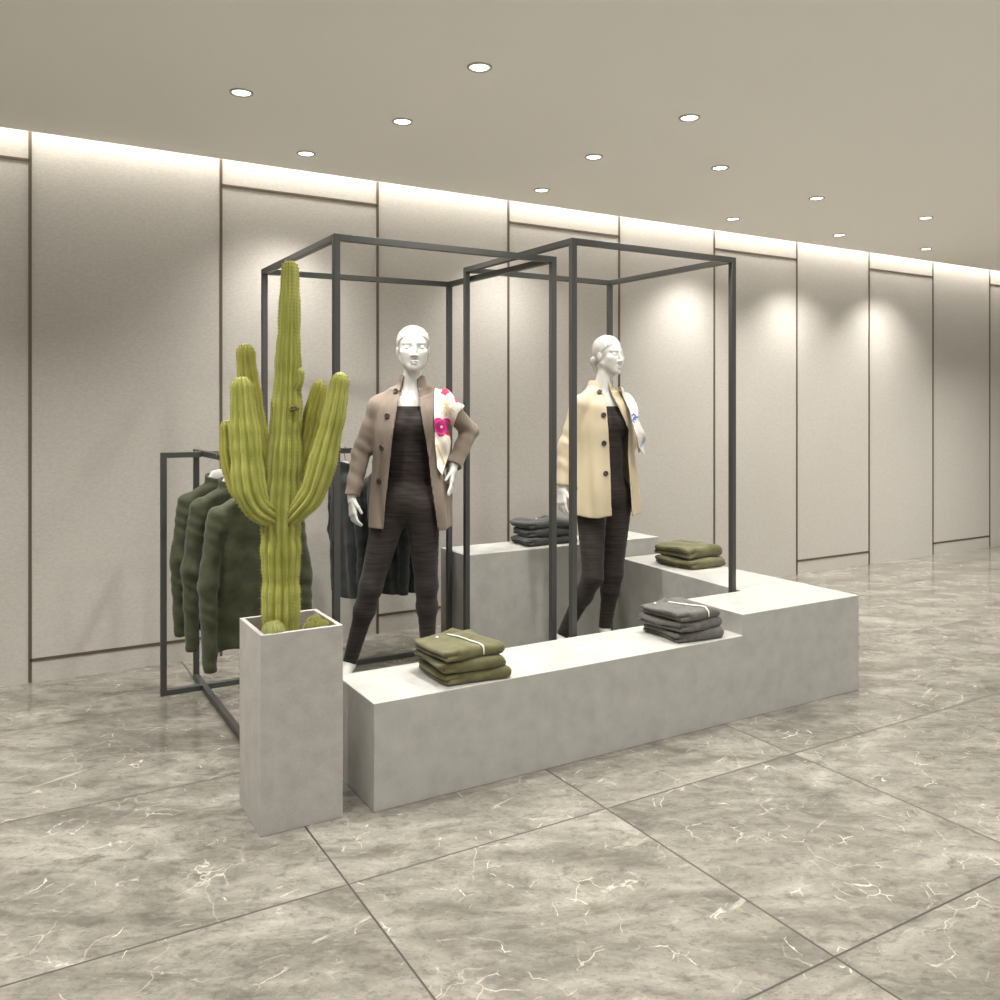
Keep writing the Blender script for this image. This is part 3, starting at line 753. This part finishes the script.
def stroke(ps, w_, mi):
    P_ = [px2(*p) for p in ps]
    for (x0, z0), (x1, z1) in zip(P_, P_[1:]):
        ex, ez = x1-x0, z1-z0; tt = np.clip(((ctr[:,0]-x0)*ex+(ctr[:,2]-z0)*ez)/(ex*ex+ez*ez+1e-9), 0, 1)
        fm[np.hypot(ctr[:,0]-x0-tt*ex, ctr[:,2]-z0-tt*ez) < w_] = mi
stroke(((632.5,416),(634.5,414),(636.5,415.5),(635.5,418.5),(633,420),(634.5,422.5)), .0042, 1)
stroke(((635.5,418.5),(637.5,417.5),(639.5,417)), .0045, 1); stroke(((634,418),(637,420)), .004, 1)
stroke(((642,446),(645,443),(647,440)), .010, 2); stroke(((638,430),(641,434)), .004, 2); stroke(((640,400),(637,404)), .004, 2)
so = mesh_obj('scarf', v, f, [M['pale_print'], M['blue'], M['pale_blue']], m2, fmat=fm); so['label'] = 'pale scarf with a blue mark'

# ------------------------------------------------------------------ folded knitwear
def fold_mesh(L_, D_, H_, seed, drop=.0, notch=True):
    """folded garment: x along the shelf, y depth, fold at the right end and front, open layers at the left"""
    r = np.random.default_rng(seed); ph = r.uniform(0, 6, 8)
    def slab(X, Y, Z, x0, x1, y0, y1, z0, z1, rad):
        qx = np.abs(X-(x0+x1)/2)-(x1-x0)/2+rad; qy = np.abs(Y-(y0+y1)/2)-(y1-y0)/2+rad; qz = np.abs(Z-(z0+z1)/2)-(z1-z0)/2+rad
        return np.sqrt(np.maximum(qx,0)**2+np.maximum(qy,0)**2+np.maximum(qz,0)**2)+np.minimum(np.maximum(qx,np.maximum(qy,qz)),0)-rad
    def f(X, Y, Z):
        wv = .004*np.sin(X*22+ph[0])*np.sin(Y*18+ph[1]) + .003*np.sin(X*38+Y*30+ph[2])
        top = 1-.12*np.clip((np.abs(X)/(L_/2))**4, 0, 1)
        z = (Z - wv*Z/H_)/top
        y = Y + .010*np.sin(X*14+ph[3]); x = X + .009*np.sin(Y*17+ph[4]) + .006*np.sin(Z*70+ph[5])
        a = slab(x, y, z, -L_/2+.012, L_/2, -D_/2, D_/2, 0, H_*.50, H_*.235)
        b2 = slab(x, y, z, -L_/2, L_/2-.004, -D_/2+.004, D_/2-.01, H_*.46, H_, H_*.25)
        front = slab(x, y, z, -L_/2+.055, L_/2-.002, -D_/2-.002, -D_/2+.07, 0.002, H_*.98, H_*.44)
        right = slab(x, y, z, L_/2-.09, L_/2+.002, -D_/2+.002, D_/2-.01, 0.002, H_*.98, H_*.44)
        d = np.minimum(a, b2) + .0015
        d = smin(d, front, .010); d = smin(d, right, .010)
        return np.maximum(d, -Z)
    return nets(f, (-L_/2-.03, -D_/2-.03, -.004), (L_/2+.03, D_/2+.03, H_*1.25), .0042, 1)
def folded(loc, rz, dims, m, seed, label, group, cord=None, tip=None):
    v, f = fold_mesh(*dims, seed)
    o = empty('folded_sweater', loc, rz, label, 'folded sweater', group)
    mesh_obj('folded_body', v, f, m, o)
    L_, D_, H_ = dims
    def surf(x, y):
        k = np.argsort((v[:,0]-x)**2+(v[:,1]-y)**2)[:14]; return float(v[k,2].max())
    if cord is not None:
        def zt(x, y):
            k = (np.abs(v[:,0]-x) < .007) & (np.abs(v[:,1]-y) < .007); return float(v[k,2].max())
        ys = np.linspace(.07, -D_/2+.012, 12); xs_ = [cord - .035*((y+D_/2)/(D_/2))**2*.6 for y in ys]
        zs_ = np.array([zt(x, y) for x, y in zip(xs_, ys)]); zs_ = np.maximum(zs_, np.convolve(np.pad(zs_, 1, mode='edge'), [.25,.5,.25], 'valid'))
        ps = [(x, float(y), float(z)+.0025) for x, y, z in zip(xs_, ys, zs_)]
        for zz in (H_*.82, H_*.55, H_*.25):
            k = (np.abs(v[:,0]-cord) < .006) & (np.abs(v[:,2]-zz) < .005); ps.append((cord+.002, float(v[k,1].min())-.0025, zz))
        B = MB(); B.tube(ps, .0032, 8); B.build('drawstring', M['cord'], o, True)
    if tip is not None:    # the hood's point standing up at the back
        x, y = tip; z = surf(x, y)-.006
        B = MB(); n = 7
        vs = []; 
        for i in range(n):
            a = -.9+1.8*i/(n-1)
            vs.append((x+.055*a, y+.02*a*a, z)); vs.append((x+.05*a+.004, y+.012+.02*a*a, z+.002+.020*max(0, 1-abs(a)*1.05)))
        k = len(vs); vs += [(p[0], p[1]+.012, p[2]-.002) for p in vs]
        fs = [(2*i, 2*i+2, 2*i+3, 2*i+1) for i in range(n-1)] + [(k+2*i, k+2*i+1, k+2*i+3, k+2*i+2) for i in range(n-1)] + [(2*i+1, 2*i+3, k+2*i+3, k+2*i+1) for i in range(n-1)]
        B.add(vs, fs); B.build('hood_edge', m, o, True)
        B = MB(); B.lathe([(.0001,.004),(.004,.004),(.006,.002),(.006,0)], 12, (x-.075, y-.01, surf(x-.075, y-.01))); B.build('eyelet', M['cord'], o, True)
    return o
g = 'olive pile on the front plinth'
folded((1.508, 2.850, .366), .00, (.262,.27,.041), M['olive'], 1, 'olive folded sweater at the bottom of the front-left pile', g)
folded((1.498, 2.856, .4090), .03, (.266,.27,.041), M['olive'], 2, 'olive folded sweater in the middle of the front-left pile', g)
folded((1.492, 2.852, .4520), -.02, (.258,.26,.041), M['olive'], 3, 'olive folded sweater with a white drawstring on top of the front-left pile', g, cord=.045, tip=(.03,.085))
g = 'grey pile by the step'
folded((2.610, 2.855, .366), .00, (.258,.255,.042), M['grey'], 4, 'grey folded sweater at the bottom of the pile beside the step', g)
folded((2.598, 2.862, .4105), .03, (.264,.26,.042), M['grey'], 5, 'grey folded sweater in the middle of the pile beside the step', g)
folded((2.592, 2.856, .4545), -.02, (.252,.25,.041), M['grey'], 6, 'grey folded sweater with a pale drawstring on top of the pile beside the step', g, cord=.05, tip=(.0,.08))
g = 'olive pile on the right arm'
folded((3.470, 3.735, .458), .06, (.29,.30,.052), M['olive'], 7, 'olive folded sweater at the bottom of the pile on the right arm', g)
folded((3.464, 3.745, .5135), .03, (.28,.29,.062), M['olive'], 8, 'olive folded sweater on top of the pile on the right arm', g, cord=None)
g = 'charcoal pile on the back block'
folded((2.825, 4.29, .561), .00, (.36,.22,.046), M['grey_dark'], 9, 'charcoal folded sweater at the bottom of the pile on the back block', g)
folded((2.84, 4.30, .6085), .02, (.34,.21,.046), M['grey_dark'], 10, 'charcoal folded sweater in the middle of the pile on the back block', g)
folded((2.83, 4.30, .6560), -.02, (.34,.21,.044), M['grey_dark'], 11, 'charcoal folded sweater on top of the pile on the back block', g, tip=(.06,.06))

# ------------------------------------------------------------------ hangers and hanging clothes (origin on the rod's top)
def hanger(loc, rz, label, group):
    o = empty('clothes_hanger', loc, rz, label, 'hanger', group)
    B = MB(); R = .0225
    pts = [(R*math.sin(a)*.9, 0, .0045-R+R*math.cos(a)) for a in np.linspace(-1.9, 2.3, 18)]
    pts += [(.010, 0, -.052), (.003, 0, -.062), (0, 0, -.095)]
    B.tube(pts, .0022, 8); B.build('hook', M['chrome'], o, True)
    def f(X, Y, Z):
        ax = np.abs(X); zz = Z + .100 + .040*np.clip((ax-.04)/.03, 0, 1) + .42*np.maximum(ax-.03, 0)
        hgt = .032 - .12*ax
        q = np.sqrt((Y/.011)**2 + (zz/np.maximum(hgt, .012))**2)-1
        return np.maximum(q*.010, ax-.125)
    v, f_ = nets(f, (-.19,-.02,-.24), (.19,.02,-.06), .005, 1); mesh_obj('shoulder_bar', v, f_, M['white_plastic'], o)
    return o
def sweater_mesh(seed, W_=.158, length=.70, sleeve=.78, thick=.055, collar=.045, zip_=False):
    r = np.random.default_rng(seed); ph = r.uniform(0, 6, 8)
    def f(X, Y, Z):
        ax = np.abs(X); Zr = Z.ravel()
        hw = np.interp(Zr, [-length, -.45, -.26, -.17], [W_*.98, W_*.93, W_*.95, W_*.90]).reshape(Z.shape)
        fold = .009*np.sin(X*46+ph[0]+1.5*np.sin(Z*4))*np.clip((-.25-Z)/.3, 0, 1) + .0012*np.sin(Z*55+X*20+ph[1])
        tk = thick*(1+.07*np.sin(Z*6+ph[2]))
        q = (np.sqrt((ax/hw)**4+((Y)/tk)**2+1e-9))**.75-1
        d = q*.04 + fold*.6
        top = Z + .125 + .42*np.maximum(ax-.05, 0)
        d = smax(d, top, .03); d = np.maximum(d, -length + .006*np.sin(X*25+ph[3]) - Z)
        for s_ in (-1, 1):
            a = (s_*(W_-.015), 0, -.210); e = (s_*(W_+.028), -.016+.01*s_, -.46); wv = (s_*(W_+.020), -.035-.01*s_, -sleeve)
            cr = .0016*np.sin(Z*95 + ph[4+(s_ > 0)] + X*70 + 2*np.sin(Z*23)) + .0012*np.sin(Z*41+ph[5])
            sl = smin(cone(X, Y, Z, a, e, .042, .035), cone(X, Y, Z, e, wv, .035, .026), .02)+cr
            sl = np.maximum(sl, -sleeve-Z)
            d = np.where(Z > -.27, smin(d, sl, .016), smin(d, sl, .003))
        d = np.maximum(d, -(np.sqrt((X/.062)**2+((Y+.01)/.05)**2+((Z+.115)/.05)**2)-1)*.05)
        rr = np.sqrt((X/1.15)**2+Y**2)
        col = np.maximum(np.maximum(np.abs(rr-.052)-.006, Z+.125-collar+.25*(-Y)), -.165-Z)
        col = np.maximum(col, np.where(Y < 0, .012-np.abs(X)-.25*(Z+.16)*0, -1))
        return smin(d, col, .008)
    return nets(f, (-W_-.075,-.13,-max(length,sleeve)-.015), (W_+.075,.13,-.06), .0065, 1)
def garment(name, loc, rz, mesh, m, label, cat, group):
    o = mesh_obj(name, mesh[0], mesh[1], m); o.location = loc; o.rotation_euler = (0,0,rz); return tag(o, label, cat, group)
rod = RZ+.004
SW = [(3.97, .05, 1, 'dark olive sweater on the rack, farthest back of three'), (3.70, .03, 2, 'dark olive sweater on the rack, middle of three'), (3.36, .0, 3, 'dark olive sweater on the rack, nearest the cactus')]
HL = ['white hanger holding the farthest olive sweater', 'white hanger holding the middle olive sweater', 'white hanger holding the olive sweater nearest the cactus']
for (y, rz, sd, lab), hl in zip(SW, HL):
    hanger((RX, y, rod), rz, hl, 'white hangers')
    garment('hanging_sweater', (RX, y, rod), rz, sweater_mesh(sd, length=.715, sleeve=.79, collar=.030), M['olive_dark'], lab, 'sweater', 'olive sweaters on the rack')
JK = [(1.615, -.03, 'slate jacket on the rack beside the mannequin\'s lowered hand'),
      (1.83, .04, 'slate jacket on the rack seen between the mannequin\'s legs, left one'), (1.965, -.02, 'slate jacket on the rack seen between the mannequin\'s legs, right one')]
HL = ['white hanger holding the slate jacket beside the lowered hand', 'white hanger of the slate jacket behind the mannequin\'s waist, left one', 'white hanger of the slate jacket behind the mannequin\'s waist, right one']
for i, ((x, rz, lab), hl) in enumerate(zip(JK, HL)):
    hanger((x, RY+.045, RZ), PI/2+rz, hl, 'white hangers')
    garment('hanging_jacket', (x, RY+.045, RZ), PI/2+rz, sweater_mesh(11+i, W_=.178, length=.775, sleeve=.775, thick=.045), M['slate'], lab, 'jacket', 'slate jackets on the rack')

# ------------------------------------------------------------------ planter and cacti
px, py, pw, pd, ph_ = .865, 2.862, .272, .272, .637
pot = empty('planter', (px, py, 0), 0, 'tall square grey concrete planter holding the cacti at the left', 'planter')
B = MB(); a, b2 = pw/2, pd/2; t_ = .015
o4 = lambda x, y, z: [(-x,-y,z),(x,-y,z),(x,y,z),(-x,y,z)]
V_ = o4(a,b2,0)+o4(a,b2,ph_)+o4(a-t_,b2-t_,ph_)+o4(a-t_,b2-t_,.56)
F_ = [(3,2,1,0)]
for k_ in (0,4,8):
    for i in range(4): F_.append((k_+i, k_+(i+1)%4, k_+4+(i+1)%4, k_+4+i))
F_.append((12,13,14,15)); B.add(V_, F_)
bevel(B.build('pot', M['planter'], pot), .002)
n = 28; vs = []; fs = []
for i in range(n):
    for j in range(n):
        x = (-1+2*i/(n-1))*(a-t_-.0005); y = (-1+2*j/(n-1))*(b2-t_-.0005)
        vs.append((x, y, .596+.006*math.sin(x*60)*math.cos(y*47)+.004*random.random()))
for i in range(n-1):
    for j in range(n-1): fs.append((i*n+j, (i+1)*n+j, (i+1)*n+j+1, i*n+j+1))
mesh_obj('soil', vs, fs, M['soil'], pot)

S = .00336
cp = lambda u, v, y=0.0: (((u-286)*2.89+(u-500)*y)/861, y, 1.35-(v-410)*(2.89+y)/861)   # picture -> the cactus's own frame (x right, y away)
KX, KY = .8478, 2.8546
cactus = empty('cactus', (KX, KY, 0), -YAW, 'tall ribbed green column cactus with upturned arms in the planter', 'cactus')
def spline(P_, n_):
    P_ = [np.array(p, float) for p in P_]; out = []
    Q = [2*P_[0]-P_[1]] + P_ + [2*P_[-1]-P_[-2]]
    for i in range(1, len(Q)-2):
        for k_ in range(n_):
            t2 = k_/n_; p0, p1, p2, p3 = Q[i-1:i+3]
            out.append(.5*((2*p1)+(-p0+p2)*t2+(2*p0-5*p1+4*p2-p3)*t2*t2+(-p0+3*p1-3*p2+p3)*t2**3))
    out.append(P_[-1]); return np.array(out)
def ribbed(path, nrib, amp, name, m, parent, seed, spine_parent=None, per=8, step=.0105, cap=True, sp_len=.006):
    """path: (x,y,z,r) points; a column with sharp ribs and areoles along the crests"""
    C_ = spline(path, 40)
    seg = np.r_[0, np.cumsum(np.linalg.norm(np.diff(C_[:,:3], axis=0), axis=1))]
    tot = seg[-1]; R_end = C_[-1,3]
    s_ = np.arange(0, tot, .006)
    s_ = np.r_[s_, tot]
    Cc = np.stack([np.interp(s_, seg, C_[:,k_]) for k_ in range(4)], 1)
    r = np.random.default_rng(seed)
    rr = Cc[:,3]*(1+.035*np.sin(s_*38+r.uniform(0,6))+.02*np.sin(s_*90+r.uniform(0,6)))
    if cap:
        cl = R_end*1.25; q = np.clip((tot-s_)/cl, 0, 1); rr = rr*np.sqrt(np.clip(1-(1-q)**2, .0004, 1))
        # denser rings near the tip
    nv = nrib*per; vs = []; fs = []; up = None; spn = MB(); spd = MB()
    tw = r.uniform(0, 6)
    last_sp = -1
    for i in range(len(s_)):
        t_v = Vector(Cc[min(i+1,len(s_)-1),:3]-Cc[max(i-1,0),:3]).normalized()
        if up is None: up = t_v.orthogonal().normalized()
        up = (up-t_v*up.dot(t_v)).normalized(); bb = t_v.cross(up); c = Vector(Cc[i,:3])
        do = s_[i]-last_sp >= step and rr[i] > .012
        for k_ in range(nv):
            th = 2*PI*k_/nv; wob = .10*math.sin(s_[i]*13+k_//per*1.7)
            crest = abs(math.cos(nrib*(th)/2))
            fac = 1 - amp*1.45*(1-crest**.75)
            d_ = up*math.cos(th+wob*.3+tw)+bb*math.sin(th+wob*.3+tw)
            p = c + d_*rr[i]*fac
            vs.append(p)
            if do and k_ % per == 0:
                # areole with short spines
                tt = (t_v*.8+d_*1.2).normalized(); q0 = p - d_*.0015; sd = d_.cross(t_v)
                w2 = .0030
                spd.add([q0+t_v*w2, q0+sd*w2, q0-t_v*w2, q0-sd*w2, p+d_*.0016], [(0,1,4),(1,2,4),(2,3,4),(3,0,4)])
                for sgn in (-1, 0, 1):
                    e = p + (d_*1.0 + sd*sgn*.8 + t_v*r.uniform(-.5,.8))*sp_len*r.uniform(.6,1.2)
                    w3 = .0007; spn.add([p+t_v*w3, p+sd*w3, p-t_v*w3-sd*w3, e], [(0,1,3),(1,2,3),(2,0,3)])
        if do: last_sp = s_[i]
    for i in range(len(s_)-1):
        for k_ in range(nv): fs.append((i*nv+k_, i*nv+(k_+1)%nv, (i+1)*nv+(k_+1)%nv, (i+1)*nv+k_))
    fs.append(tuple(range(nv))[::-1]); fs.append(tuple(range((len(s_)-1)*nv, len(s_)*nv)))
    o = mesh_obj(name, vs, fs, m, parent)
    tag(spd.build('areoles', M['spine_dark'], o), kind='stuff'); tag(spn.build('spines', M['spine'], o), kind='stuff')
    return o
def P4(u, v, y, rp): return (*cp(u, v, y), rp*S)
ribbed([P4(281,640,0,18.5), P4(281,600,0,18.5), P4(281,560,0,19), P4(281,520,0,20), P4(283,480,0,19), P4(285,440,0,16.8), P4(287,400,0,14.5), P4(288.5,350,0,12), P4(289.5,310,0,10.5), P4(290,280,0,9.2), P4(290.2,260,0,8.2)], 14, .20, 'trunk', M['cactus'], cactus, 1)
ribbed([P4(278,518,-.02,9), P4(268,514,-.045,12.5), P4(257,505,-.06,15), P4(250,488,-.065,16), P4(247,462,-.065,16), P4(245,432,-.06,14.8), P4(243,405,-.055,12.5), P4(241.5,376,-.05,10)], 11, .22, 'arm', M['cactus'], cactus, 2)
ribbed([P4(275,490,.03,10), P4(264,470,.055,12), P4(257,440,.065,12.5), P4(251,400,.065,11.5), P4(247,370,.06,10.5), P4(245,343,.06,9)], 10, .22, 'arm', M['cactus_back'], cactus, 3)
ribbed([P4(262,512,.03,8), P4(249,500,.045,10), P4(238,485,.05,11), P4(231,462,.05,10), P4(228,440,.05,8.6), P4(226.5,420,.05,7)], 9, .22, 'arm', M['cactus_back'], cactus, 4)
ribbed([P4(289,520,-.02,9), P4(301,508,-.04,11), P4(312,494,-.045,13), P4(320,472,-.045,13.8), P4(327,445,-.04,13), P4(334,415,-.035,11.6), P4(338,392,-.03,10.4), P4(341.5,372,-.03,8.8)], 10, .22, 'arm', M['cactus'], cactus, 5)
ribbed([P4(292,490,.03,8), P4(300,466,.05,10), P4(307,440,.06,10), P4(313,412,.06,9.2), P4(317.5,395,.06,8.6), P4(321,380,.06,7.4)], 9, .22, 'arm', M['cactus_back'], cactus, 6)
ribbed([P4(291,392,-.01,5), P4(297,385,-.015,5.5), P4(299.5,378,-.015,5.2), P4(300,368,-.015,4)], 8, .16, 'bud', M['cactus'], cactus, 7, sp_len=.004)
B = MB()
for i in range(9):
    c = cp(294.5+random.uniform(-3.5,3.5), 408+random.uniform(-2.5,2.5), -.0455+random.uniform(-.001,.002)); r = random.uniform(.004,.008)
    B.lathe([(r*math.sin(q), r*.8*math.cos(q)) for q in np.linspace(.02, PI-.02, 8)], 10, c)
B.build('scar', M['scar'], cactus, True)
# small ball cacti
def ball_cactus(u, v, r, y, label):
    wx = KX + cp(u,v,y)[0]*CR.x + y*CF.x; wy = KY + cp(u,v,y)[0]*CR.y + y*CF.y
    o = empty('ball_cactus', (wx, wy, .602), 0, label, 'cactus', 'small ball cacti')
    n_ = 16; per = 6; nv = n_*per; vs = []; fs = []; sp = MB(); m_ = 20
    for i in range(m_+1):
        f_ = .03+(PI*.80-.03)*i/m_; z = r*.75 + r*.95*math.cos(f_)
        for k_ in range(nv):
            th = 2*PI*k_/nv; q = r*math.sin(f_)*(1-.16*(1-abs(math.cos(n_*th/2)))) ; vs.append((q*math.cos(th), q*math.sin(th), max(z, -.006)))
            if k_ % per == 0 and i > 1:
                d_ = Vector((math.cos(th)*math.sin(f_), math.sin(th)*math.sin(f_), math.cos(f_))); p = Vector(vs[-1]); sd = Vector((-math.sin(th), math.cos(th), 0)); tv = d_.cross(sd)
                for e_ in ((.5,.6),(-.5,.6),(0,.9),(.6,-.3),(-.6,-.3)):
                    e = p + (d_*.9 + sd*e_[0] + tv*e_[1]*.7)*.0055; w3 = .0006
                    sp.add([p+sd*w3, p-sd*w3+tv*w3, p-tv*w3, e], [(0,1,3),(1,2,3),(2,0,3)])
    for i in range(m_):
        for k_ in range(nv): fs.append((i*nv+k_, (i+1)*nv+k_, (i+1)*nv+(k_+1)%nv, i*nv+(k_+1)%nv))
    fs.append(tuple(range(nv)))
    mesh_obj('ball', vs, fs, M['ball'], o); tag(sp.build('spines', M['spine'], o), kind='stuff')
ball_cactus(274, 624, .038, -.108, 'largest round ball cactus at the front left corner of the planter')
ball_cactus(315, 618, .027, .045, 'round ball cactus at the back of the three small ones right of the trunk')
ball_cactus(310, 625, .0215, -.005, 'round ball cactus at the left of the three small ones right of the trunk')
ball_cactus(323.5, 624, .0225, .012, 'round ball cactus at the right of the three small ones right of the trunk')
